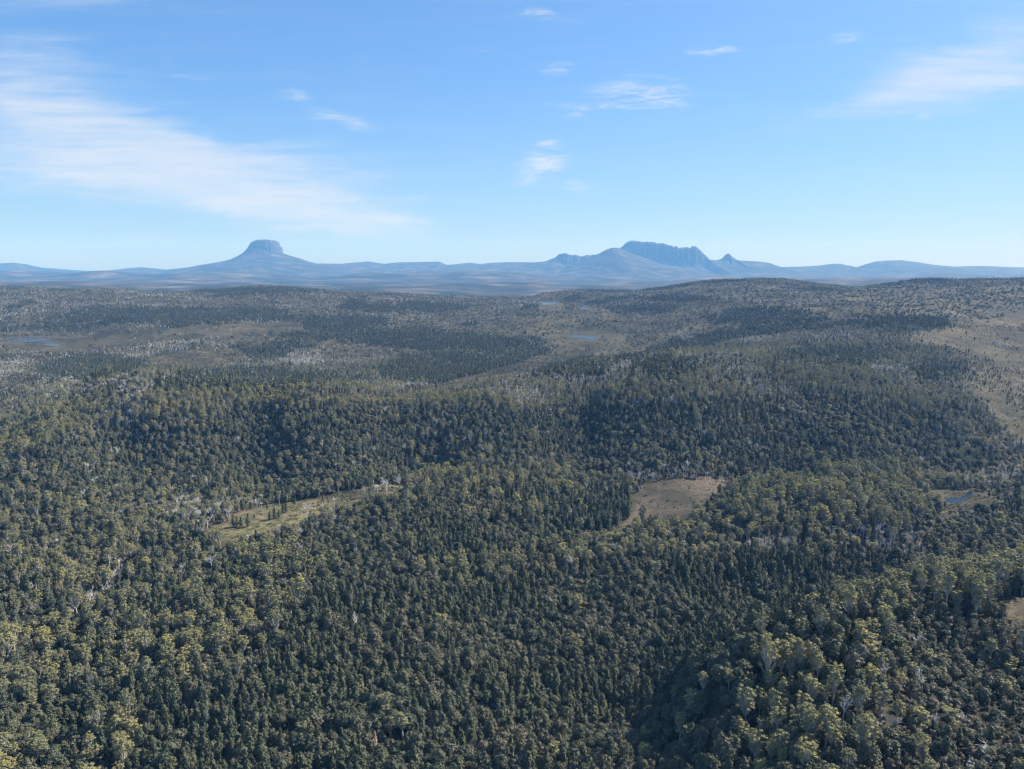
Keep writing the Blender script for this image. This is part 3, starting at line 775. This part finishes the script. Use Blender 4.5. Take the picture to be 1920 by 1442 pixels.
def beech(lod):
    tr, cr = Geo(), Geo()
    h = rng.uniform(12, 16); w = rng.uniform(2.9, 4.3)
    tube(tr, bent((0, 0, -1), (0, 0, h * .75), .3, 4), [.34, .28, .2, .08])
    n = (28, 12, 6)[lod]; per = (26, 18, 15)[lod]; sz = (.9, 1.5, 2.2)[lod]
    for i in range(n):
        d = rng.normal(size=3); d /= np.linalg.norm(d); d[2] = abs(d[2]) * 1.1 - .35
        k = rng.uniform(.5, .95)
        c = np.array((d[0] * w * k, d[1] * w * k, h * .58 + d[2] * h * .36 * k))
        r = rng.uniform(.85, 1.7) * (1, 1.3, 1.7)[lod]
        sprays(cr, c, (r, r, r * .95), per, sz, zmin=-.35)
    core(cr, (0, 0, h * .52), (w * .68, w * .68, h * .34), 6)
    return tr, cr
def gum(lod):
    tr, cr = Geo(), Geo()
    h = rng.uniform(17, 23); w = rng.uniform(3.4, 5.2); fork = h * rng.uniform(.40, .52)
    top = np.array((rng.uniform(-.6, .6), rng.uniform(-.6, .6), fork))
    tube(tr, bent((0, 0, -1), top, .35, 4), [.50, .44, .38, .32])
    n = (36, 14, 7)[lod]; per = (20, 16, 14)[lod]; sz = (.62, 1.2, 1.9)[lod]
    for i in range(n):
        a = i * 2.4 + rng.uniform(-.4, .4); t = rng.uniform(0, 1) ** .8
        rr = w * math.sqrt(rng.uniform(.05, 1)) * (1 - .35 * t)
        z = h * (.56 + .42 * t) - .07 * rr * rr
        c = np.array((top[0] + rr * math.cos(a), top[1] + rr * math.sin(a), z))
        r = rng.uniform(.7, 1.4) * (1, 1.2, 1.5)[lod]
        sprays(cr, c, (r, r, r * .55), per, sz, zmin=-.2, out=.8, jit=.36, body=.3)
        core(cr, c - (0, 0, r * .08), (r * .72, r * .72, r * .30), 5)
        if lod < 2 or i < 2:
            tube(tr, bent(top - (0, 0, rng.uniform(0, 2.0)), c - (0, 0, r * .2), .4, 3), [.24, .17, .07], 4)
    return tr, cr
def tea(lod):
    tr, cr = Geo(), Geo()
    h = rng.uniform(7.5, 11); w = rng.uniform(1.9, 2.8)
    for k in range((3, 2, 1)[lod]):
        tube(tr, bent((rng.uniform(-.3, .3), rng.uniform(-.3, .3), -1), (rng.uniform(-1, 1), rng.uniform(-1, 1), h * .8), .3, 3), [.15, .12, .04], 4)
    n = (20, 9, 5)[lod]; per = (18, 16, 14)[lod]; sz = (.7, 1.15, 1.7)[lod]
    for i in range(n):
        d = rng.normal(size=2); d /= np.linalg.norm(d); k = rng.uniform(.15, 1) ** .6
        t = rng.uniform(.25, 1)
        c = np.array((d[0] * w * k * (1.15 - .55 * t), d[1] * w * k * (1.15 - .55 * t), h * t - .4))
        r = rng.uniform(.55, .95) * (1, 1.35, 1.7)[lod]
        sprays(cr, c, (r, r, r * 1.1), per, sz, zmin=-.3)
    core(cr, (0, 0, h * .42), (w * .6, w * .6, h * .32), 5)
    return tr, cr
def snag(lod):
    tr, cr = Geo(), Geo()
    h = rng.uniform(13, 17); s = (1, 1.35, 2.2)[lod]
    top = np.array((rng.uniform(-1, 1), rng.uniform(-1, 1), h * .62))
    tube(tr, bent((0, 0, -1), top, .4, 4), [.42 * s, .36 * s, .3 * s, .24 * s])
    n = (8, 6, 3)[lod]
    for i in range(n):
        a = i * 2.4 + rng.uniform(-.5, .5)
        st = top * rng.uniform(.65, 1.0)
        ln = rng.uniform(.22, .42) * h
        e = st + np.array((math.cos(a) * ln * .62, math.sin(a) * ln * .62, ln * rng.uniform(.5, .95)))
        path = bent(st, e, .6, 4)
        tube(cr, path, [.19 * s, .15 * s, .11 * s, .04 * s], 4)
        if lod < 2:
            for q in range((4, 2)[lod]):
                b0 = path[rng.integers(1, 3)]
                e2 = b0 + rng.normal(size=3) * (1.1, 1.1, .5) + (0, 0, rng.uniform(.8, 2.0))
                tube(cr, bent(b0, e2, .25, 3), [.10 * s, .075 * s, .03 * s], 3)
    return tr, cr
def shrub(lod):
    tr, cr = Geo(), Geo()
    for i in range((6, 4, 3)[lod]):
        c = np.array((rng.uniform(-.9, .9), rng.uniform(-.9, .9), rng.uniform(.3, .9)))
        r = rng.uniform(.5, .9)
        sprays(cr, c, (r, r, r * .7), (14, 10, 8)[lod], (.5, .8, 1.1)[lod], zmin=-.1)
        core(cr, c, (r * .7, r * .7, r * .5), 5)
    return tr, cr
BUILD = {'conifer': conifer, 'beech': beech, 'gum': gum, 'tea': tea, 'snag': snag, 'shrub': shrub}
SPECIES = list(BUILD)

DEADWOOD = bark_mat('bleached_dead_wood', (.42, .40, .37), (.66, .64, .60))
MATS = {
 'conifer': (foliage_mat('conifer_foliage', [(0, (.046, .062, .044)), (.4, (.066, .082, .052)), (.7, (.090, .098, .058)), (.92, (.115, .118, .070)), (1, (.16, .155, .07))]), bark_mat('conifer_bark', (.07, .055, .045), (.13, .11, .095))),
 'beech': (foliage_mat('beech_foliage', [(0, (.050, .066, .046)), (.4, (.074, .082, .054)), (.75, (.096, .096, .065)), (1, (.15, .128, .095))]), bark_mat('beech_bark', (.08, .07, .06), (.16, .14, .12))),
 'gum': (foliage_mat('gum_foliage', [(0, (.125, .132, .080)), (.4, (.178, .178, .092)), (.75, (.232, .220, .098)), (1, (.30, .268, .098))], .2), bark_mat('pale_gum_bark', (.30, .27, .23), (.52, .48, .42))),
 'tea': (foliage_mat('tea_tree_foliage', [(0, (.088, .094, .066)), (.4, (.130, .124, .090)), (.75, (.178, .160, .120)), (1, (.235, .205, .16))]), bark_mat('tea_tree_bark', (.16, .14, .125), (.28, .25, .22))),
 'snag': (DEADWOOD, DEADWOOD),
 'shrub': (foliage_mat('shrub_foliage', [(0, (.036, .046, .029)), (.5, (.066, .066, .042)), (.8, (.11, .092, .06)), (1, (.17, .15, .085))]), bark_mat('shrub_stem', (.1, .08, .07), (.2, .16, .13))),
}
NVAR = {0: 6, 1: 4, 2: 3}
PROTO = {}        # species -> list of (lod, joined mesh, trunk mesh, crown mesh)
def geo_mesh(name, geos, mats):
    vs_, fs_, mi = [], [], []
    n = 0
    for k, g in enumerate(geos):
        v, f = g.data()
        vs_.append(v); fs_.append(f + n); mi.append(np.full(len(f), k)); n += len(v)
    v, f = np.concatenate(vs_), np.concatenate(fs_)
    me = quad_mesh(name, v, f, False, np.concatenate(mi))
    for m in mats: me.materials.append(m)
    return me
def clump_of(sp, lod, n, spread):
    """Several small trees standing together, for the far slopes."""
    T, C = Geo(), Geo()
    for k in range(n):
        tr, cr = BUILD[sp](lod)
        o = np.array((rng.uniform(-spread, spread), rng.uniform(-spread, spread), rng.uniform(-1, .5))); s = rng.uniform(.7, 1.1)
        for g, G in ((tr, T), (cr, C)):
            v, f = g.data()
            if len(v): G.add(v * s + o, f)
    return T, C
for spn in SPECIES:
    lst = []
    for lod in (0, 1, 2):
        for k in range(NVAR[lod]):
            if lod < 2: tr, cr = BUILD[spn](lod)
            else: tr, cr = clump_of(spn, 2, {'gum': 3, 'snag': 2}.get(spn, 4), 5.5)
            leaf, bark = MATS[spn]
            jm = geo_mesh(spn + '_mesh', (cr, tr), (leaf, bark))
            tm = geo_mesh(spn + '_trunk', (tr,), (bark,)) if lod == 0 and tr.v else None
            cm = geo_mesh(spn + '_crown', (cr,), (leaf,)) if lod == 0 else None
            lst.append((lod, jm, tm, cm))
    PROTO[spn] = lst

# ------------------------------------------------------------------ scatter
def jitter_grid(y0, y1, step, amax=.80, ref=None):
    ys = np.arange(y0, y1, step)
    xs_, ys_ = [], []
    for y in ys:
        n = int(2 * amax * y / step)
        x = (np.arange(n) + .5) * step - amax * y
        xs_.append(x + rng.uniform(-.5, .5, n) * step); ys_.append(y + rng.uniform(-.5, .5, n) * step)
    return np.concatenate(xs_), np.concatenate(ys_)
P_X, P_Y, P_LOD = [], [], []
for lod, y0, y1, step in ((0, 300, 1300, 4.7), (1, 1300, 2300, 4.9), (2, 2300, 5300, 12.5)):
    x, y = jitter_grid(y0, y1, step)
    P_X.append(x); P_Y.append(y); P_LOD.append(np.full(x.shape, lod))
PX, PY, PL = map(np.concatenate, (P_X, P_Y, P_LOD))
PZ = height(PX, PY)
cls = classify(PX, PY, PZ, True)
mixes = np.array([MIX[k] for k in KINDS])
dens = mixes[cls, 0]
pr = mixes[cls, 1:].copy()
# woods are patchy: runs of one kind or another
n1, n2 = fbm(PX / 60, PY / 60, 101, 3), fbm(PX / 45, PY / 45, 111, 3)
pr[:, 0] *= np.exp(2.8 * n1); pr[:, 1] *= np.exp(-1.6 * n1); pr[:, 2] *= np.exp(1.6 * n2); pr[:, 4] *= np.exp(3.6 * fbm(PX / 120, PY / 120, 121, 3))
pr /= pr.sum(1)[:, None]
r = rng.uniform(size=len(PX))
spi = np.minimum((r[:, None] > np.cumsum(pr, 1)).sum(1), 5)
gap = fbm(PX / 22, PY / 22, 131, 2)
moor_i = np.isin(cls, [KINDS.index('moor'), KINDS.index('scrub_moor')])
spots_ = fbm(PX / 110, PY / 190, 181, 4)
dens = np.where(moor_i, np.clip(np.where(PY > 1250, .62, .16) + 1.1 * spots_, .05, .9), dens)
bushy = moor_i & (spots_ > .25) & (PY > 1250) & (rng.uniform(size=len(PX)) < .25)
spi[bushy] = 3
keep = (rng.uniform(size=len(PX)) < dens) & (gap > -.62)
for label, pts, z in lake_sheets:
    c = pts.mean(0); ex, ey = np.ptp(pts[:, 0]) / 2, np.ptp(pts[:, 1]) / 2
    keep &= (((PX - c[0]) / (ex * 1.06 + 5)) ** 2 + ((PY - c[1] + ey * .4) / (ey * 1.6 + 12)) ** 2 > 1) | (spi == 5)
    keep &= ~in_poly(PX, PY, [tuple(c + (p - c) * 1.1) for p in pts])
PX, PY, PZ, PL, spi, cls = (q[keep] for q in (PX, PY, PZ, PL, spi, cls))
N_P = len(PX)
S_W = np.clip(np.exp(rng.normal(-.04, .22, N_P)), .5, 1.45); S_H = S_W ** .8 * rng.uniform(.78, 1.18, N_P)
S_H *= 1 + .35 * fbm(PX / 50, PY / 50, 141, 2)
mid = np.interp(PY, [1000, 1400, 2300], [1, .78, .70]); S_W *= mid; S_H *= mid
small = np.isin(cls, [KINDS.index('spur_scrub'), KINDS.index('moor_mix'), KINDS.index('far'), KINDS.index('right_scrub'), KINDS.index('scrub_moor')])
S_H[small] *= .8; S_W[small] *= .92
low = np.isin(cls, [KINDS.index('moor')]); S_H[low] *= np.where(spi[low] == 5, 1.0, .55); S_W[low] *= np.where(spi[low] == 5, 1.15, .7)
ROT = rng.uniform(0, 2 * np.pi, N_P)
VAR = np.empty(N_P, int)
for lod in (0, 1, 2):
    m = PL == lod
    off = sum(NVAR[k] for k in range(lod))
    VAR[m] = off + rng.integers(0, NVAR[lod], m.sum())

# ------------------------------------------------------------------ single trees: the ones that show largest
INFO = {
 'conifer': ('conifer_tree', 'conifer', 'dark green conifer', 300),
 'beech': ('beech_tree', 'beech tree', 'round-crowned beech', 300),
 'gum': ('gum_tree', 'gum tree', 'olive gum tree', 300),
 'tea': ('tea_tree', 'tea tree', 'grey-green tea tree', 300),
 'snag': ('dead_tree', 'dead tree', 'bare white dead tree', 160),
}
ZONES = [  # first that holds the tree's foot
 ('gum_patch_a', 'in the gum patch above the dark slope'), ('gum_patch_b', 'in the yellowish gum belt at the left'),
 ('gum_patch_c', 'in the bottom left corner'), ('gum_patch_d', 'in the small bottom left gum patch'),
 ('spur_flank', 'on the shaded flank of the spur'), ('spur_gums', 'on the lower right gum spur'), ('spur_scrub', 'in the lower right corner scrub'),
 ('right_gums', 'by the right edge clearing'), ('gum_ridge', 'on the gum ridge before the brown clearing'),
 ('right_scrub', 'in low scrub around the pool'), ('knoll_stand', 'in the stand beside the brown clearing'),
 ('knoll_top', 'along the top of the middle knoll'), ('knoll', 'on the knoll between the clearings'),
 ('dark_slope', None), ('left_woods', 'in woods left of the long clearing'), ('face_left', 'on the ridge behind the long clearing'),
 ('face_right', 'on the ridge behind the brown clearing')]
def add_tree(spn, x, y, z, rot, sw, sh, var, label, group, mats=None, name=None, tilt=(0, 0)):
    nm, cat, _, _ = INFO[spn]
    root = add_obj(name or nm, None, label, cat, group=group, loc=(x, y, z))
    root.empty_display_size = .5
    root.rotation_euler = (tilt[0], tilt[1], rot); root.scale = (sw, sw, sh)
    _, _, tm, cm = PROTO[spn][var]
    for part, me in (('trunk', tm), ('branches' if spn == 'snag' else 'crown', cm)):
        if me is None: continue
        o = bpy.data.objects.new(part, me); COL.objects.link(o); o.parent = root
        if mats:
            o.material_slots[0].link = 'OBJECT'; o.material_slots[0].material = mats[0 if part == 'trunk' else 1]
    return root
taken = np.zeros(N_P, bool)
U_, V_ = project(PX, PY, PZ + 6)
for spn in INFO:
    k = SPECIES.index(spn)
    ok = np.nonzero((spi == k) & (PL == 0) & (U_ > 4) & (U_ < 1916) & (V_ < 1436) & (V_ > 600))[0]
    hs = S_H[ok] * S_W[ok]
    score = hs / (PY[ok] ** 2 + 1e4)
    ok = ok[np.argsort(-score)][:INFO[spn][3]]
    taken[ok] = True
    spots = {}
    for i in ok:
        where = None
        u, v = U_[i], V_[i]
        for key, phrase in ZONES:
            if in_poly(np.array([u]), np.array([v]), POLY[key])[0]:
                where = phrase or ('on the dark slope at bottom centre' if 480 < u < 1050 else 'on the dark slope at bottom left' if u <= 480 else 'in the dark gully behind the spur')
                break
        spots.setdefault(where or 'on the middle slopes', []).append(i)
    for where, ids in spots.items():
        ids = np.array(ids); n = len(ids)
        rank = lambda q: np.argsort(np.argsort(q)) / max(n, 1)
        rv, ru, rh = rank(V_[ids]), rank(U_[ids]), rank(S_H[ids])
        for i, a, b, c in zip(ids, rv, ru, rh):
            bits = ''
            if n > 6: bits = ', ' + ('leftmost', 'left', 'central', 'right', 'rightmost')[int(b * 5)] + ' part'
            if n > 24: bits = ', ' + ('upper', 'middle', 'lower')[int(a * 3)] + ' ' + bits[2:]
            size = ('short ', 'mid-sized ', 'tall ')[int(c * 3)] if n > 12 else ''
            add_tree(spn, PX[i], PY[i], PZ[i], ROT[i], S_W[i], S_H[i], int(VAR[i]), size + INFO[spn][2] + ' ' + where + bits, size + INFO[spn][1] + 's ' + where + bits)

# trees one can pick out in the photograph
def special(spn, u, v, h, label, var, width=1.0, mats=None, tilt=(0, 0), group=None, name=None):
    x, y, z = ground_at(u, v)
    base = {'conifer': 16, 'beech': 14, 'gum': 20, 'tea': 9, 'snag': 15}[spn]
    sh = h / base
    d2 = (PX - x) ** 2 + (PY - y) ** 2
    taken[(d2 < (1.5 + .12 * h) ** 2)] |= True
    return add_tree(spn, x, y, z - .2, u * 1.7, sh * width, sh, var, label, group, mats, name, tilt)
c1 = ['tall pointed dark conifer, leftmost of the clump in the long clearing', 'thin lighter conifer second in the left clump of the long clearing', 'broad conifer third in the left clump of the long clearing',
      'stout dark conifer at the right end of the left clump', 'tiny dark conifer standing just behind the left clump']
for (u, v, h, wd), lb, k in zip([(438, 989, 14.5, 1.05), (444.5, 987, 12, .85), (452, 987, 12, 1.15), (465, 987.5, 14, 1.25), (477, 972, 6, 1.1)], c1, range(5)):
    special('conifer', u, v, h, lb, k, wd)
c2 = ['dark conifer at the left end of the right clump in the long clearing', 'tallest dark conifer in the middle of the right clump', 'narrow conifer third in the right clump of the long clearing',
      'dark conifer set back at the right of the right clump', 'outermost slim conifer at the right end of the right clump']
for (u, v, h, wd), lb, k in zip([(506, 976, 11, 1.15), (515.5, 973, 13.5, 1.15), (523, 972, 11, .95), (531, 962, 12, 1.0), (536.5, 961, 12.5, .9)], c2, (3, 5, 2, 0, 1)):
    special('conifer', u, v, h, lb, k, wd)
for (u, v, h, lb, k, wd) in [
    (722, 926, 27, 'tallest bleached dead tree at the upper end of the long clearing', 0, 1.25),
    (750, 916, 22, 'bleached many-forked dead tree at the tip of the long clearing', 1, 1.5),
    (706, 930, 18, 'leaning white dead tree just below the tip of the long clearing', 2, 1.4),
    (684, 932, 16, 'slender white dead tree standing over the upper long clearing', 5, 1.2),
    (577, 972, 21, 'bushy white dead tree on the lower edge of the long clearing', 3, 1.2),
    (607, 962, 15, 'forked white dead tree midway along the lower edge of the clearing', 4, 1.1),
    (627, 950, 14, 'twisted white dead tree above the middle of the long clearing', 5, 1.2),
    (645, 966, 13, 'small white dead tree amid dark crowns below the long clearing', 1, .9),
    (396, 1078, 22, 'lone white dead tree with flat crown below the long clearing', 2, 1.0),
    (548, 1030, 13, 'small white forked dead tree among gums under the clearing', 4, 1.1),
    (466, 1018, 14, 'pale dead tree just under the left tip of the long clearing', 0, 1.0),
    (360, 1092, 12, 'spreading white dead tree in the mixed woods at left', 3, 1.3),
    (690, 833, 22, 'solitary white dead tree high on the left ridge face', 5, .7),
    (945, 908, 20, 'white dead tree on the crest of the middle knoll', 1, .9),
    (1583, 1368, 20, 'tall dead trunk standing among gums on the lower right spur', 2, .7),
    (1607, 1392, 16, 'forked bare dead tree beside the tall trunk on the spur', 4, .9),
    (1384, 1098, 17, 'bare pale dead tree above the dark gully right of centre', 0, .7)]:
    special('snag', u, v, h, lb, k, wd)
RUST = foliage_mat('rust_dead_foliage', [(0, (.22, .10, .055)), (1, (.26, .13, .075))]); PINK = foliage_mat('pinkish_dead_foliage', [(0, (.23, .17, .145)), (1, (.28, .21, .17))])
GREY = foliage_mat('grey_brown_dead_foliage', [(0, (.15, .115, .09)), (1, (.2, .155, .12))]); YEL = foliage_mat('yellow_foliage', [(0, (.30, .25, .05)), (1, (.34, .28, .06))])
CBARK, GBARK = MATS['conifer'][1], MATS['gum'][1]
special('conifer', 677, 1250, 13, 'rust-orange dying conifer on the dark slope', 2, .95, (CBARK, RUST))
special('beech', 532, 1290, 11, 'round pinkish-grey dying tree on the dark slope', 1, .85, (CBARK, PINK))
special('conifer', 703, 1418, 17, 'tall grey-pink dying conifer near the bottom of the dark slope', 4, .9, (CBARK, PINK))
special('conifer', 733, 1400, 14, 'thin grey-brown dying conifer beside a shadowed gap', 1, .7, (CBARK, GREY))
special('conifer', 494, 1340, 14, 'grey-pink dying conifer with round gum behind it', 3, 1.0, (CBARK, PINK))
special('beech', 913, 1372, 10, 'pinkish-brown dying tree low on the dark slope', 3, .9, (CBARK, GREY))
special('conifer', 914, 1362, 13, 'slim rusty dying conifer low on the dark slope', 0, .7, (CBARK, GREY))
special('gum', 521, 1205, 17, 'bright yellow-topped gum tree at the end of the gum belt', 2, .8, (GBARK, YEL))
special('conifer', 983, 1270, 15, 'slim yellow-green conifer on the dark slope', 5, .7, (CBARK, MATS['gum'][0]))
special('gum', 1655, 1195, 24, 'largest spreading gum tree crowning the lower right spur', 0, 1.0)
special('gum', 1560, 1195, 22, 'big pale-limbed gum tree beside the crown of the spur', 3, 1.05)

# ------------------------------------------------------------------ the rest of the forest: one mass for each kind
def forest_nodes(name, meshes):
    ng = bpy.data.node_groups.new(name, 'GeometryNodeTree')
    ng.interface.new_socket('Geometry', in_out='INPUT', socket_type='NodeSocketGeometry')
    ng.interface.new_socket('Geometry', in_out='OUTPUT', socket_type='NodeSocketGeometry')
    N, L = ng.nodes, ng.links
    gi, go = N.new('NodeGroupInput'), N.new('NodeGroupOutput')
    def attr(n, t):
        a = N.new('GeometryNodeInputNamedAttribute'); a.data_type = t; a.inputs['Name'].default_value = n
        return a.outputs['Attribute']
    var, rot, scl = attr('var', 'INT'), attr('rot', 'FLOAT_VECTOR'), attr('scl', 'FLOAT_VECTOR')
    join = N.new('GeometryNodeJoinGeometry')
    for k, src in enumerate(meshes):
        oi = N.new('GeometryNodeObjectInfo'); oi.inputs['Object'].default_value = src; oi.inputs['As Instance'].default_value = False
        oi.transform_space = 'ORIGINAL'
        cmp_ = N.new('FunctionNodeCompare'); cmp_.data_type = 'INT'; cmp_.operation = 'EQUAL'
        ints = [s for s in cmp_.inputs if s.type == 'INT']
        L.new(var, ints[0]); ints[1].default_value = k
        ip = N.new('GeometryNodeInstanceOnPoints')
        L.new(gi.outputs[0], ip.inputs['Points']); L.new(cmp_.outputs[0], ip.inputs['Selection'])
        L.new(oi.outputs['Geometry'], ip.inputs['Instance'])
        L.new(rot, ip.inputs['Rotation']); L.new(scl, ip.inputs['Scale'])
        L.new(ip.outputs[0], join.inputs[0])
    L.new(join.outputs[0], go.inputs[0])
    return ng
FOREST = {'conifer': ('conifer_forest', 'mass of dark conifers covering the slopes beyond the nearest trees', 'forest'),
          'beech': ('beech_forest', 'mass of dark rounded beech crowns on the slopes', 'forest'),
          'gum': ('gum_forest', 'mass of olive gum crowns along ridges and far slopes', 'forest'),
          'tea': ('tea_tree_scrub', 'mass of grey-green tea tree scrub over the hills', 'scrub'),
          'snag': ('dead_tree_forest', 'mass of small white dead trees across the far hills', 'forest'),
          'shrub': ('heath_shrubs', 'low brown and green shrubs dotted over the moorland', 'shrubs')}
for spn in SPECIES:
    k = SPECIES.index(spn)
    sel = np.nonzero((spi == k) & ~taken)[0]
    nm, lb, cat = FOREST[spn]
    me = bpy.data.meshes.new(nm)
    me.vertices.add(len(sel))
    me.vertices.foreach_set('co', np.stack([PX[sel], PY[sel], PZ[sel] - .15], -1).astype(np.float32).ravel())
    a = me.attributes.new('var', 'INT', 'POINT'); a.data.foreach_set('value', VAR[sel].astype(np.int32))
    a = me.attributes.new('rot', 'FLOAT_VECTOR', 'POINT'); a.data.foreach_set('vector', np.stack([ROT[sel] * 0, ROT[sel] * 0, ROT[sel]], -1).astype(np.float32).ravel())
    a = me.attributes.new('scl', 'FLOAT_VECTOR', 'POINT'); a.data.foreach_set('vector', np.stack([S_W[sel], S_W[sel], S_H[sel]], -1).astype(np.float32).ravel())
    o = add_obj(nm, me, lb, cat, 'stuff')
    srcs = [bpy.data.objects.new(spn + '_source', jm) for (_, jm, _, _) in PROTO[spn]]
    md = o.modifiers.new('trees', 'NODES'); md.node_group = forest_nodes(nm + '_nodes', srcs)
    print(nm, len(sel))

# ------------------------------------------------------------------ haze
def haze():
    m, N, L = new_mat('blue_air_haze')
    out = N.new('ShaderNodeOutputMaterial'); pv = N.new('ShaderNodeVolumePrincipled')
    pv.inputs['Density'].default_value = HAZE_DENSITY
    pv.inputs['Color'].default_value = (*HAZE_COLOR, 1)
    pv.inputs['Absorption Color'].default_value = (1, 1, 1, 1)
    pv.inputs['Anisotropy'].default_value = 0.0
    L.new(pv.outputs[0], out.inputs['Volume'])
    x, y0, y1, z0, z1 = 28800, -1500, 26600, -60, 1090
    v = [(sx * x, yy, zz) for zz in (z0, z1) for yy in (y0, y1) for sx in (-1, 1)]
    f = [(0, 2, 3, 1), (4, 5, 7, 6), (0, 1, 5, 4), (2, 6, 7, 3), (0, 4, 6, 2), (1, 3, 7, 5)]
    me = bpy.data.meshes.new('haze'); me.from_pydata(v, [], f); me.update(); me.materials.append(m)
    add_obj('haze', me, 'pale blue air haze over the whole valley', 'haze', 'stuff')
haze()
print('terrain z range', GZ.min(), GZ.max(), 'points', N_P)
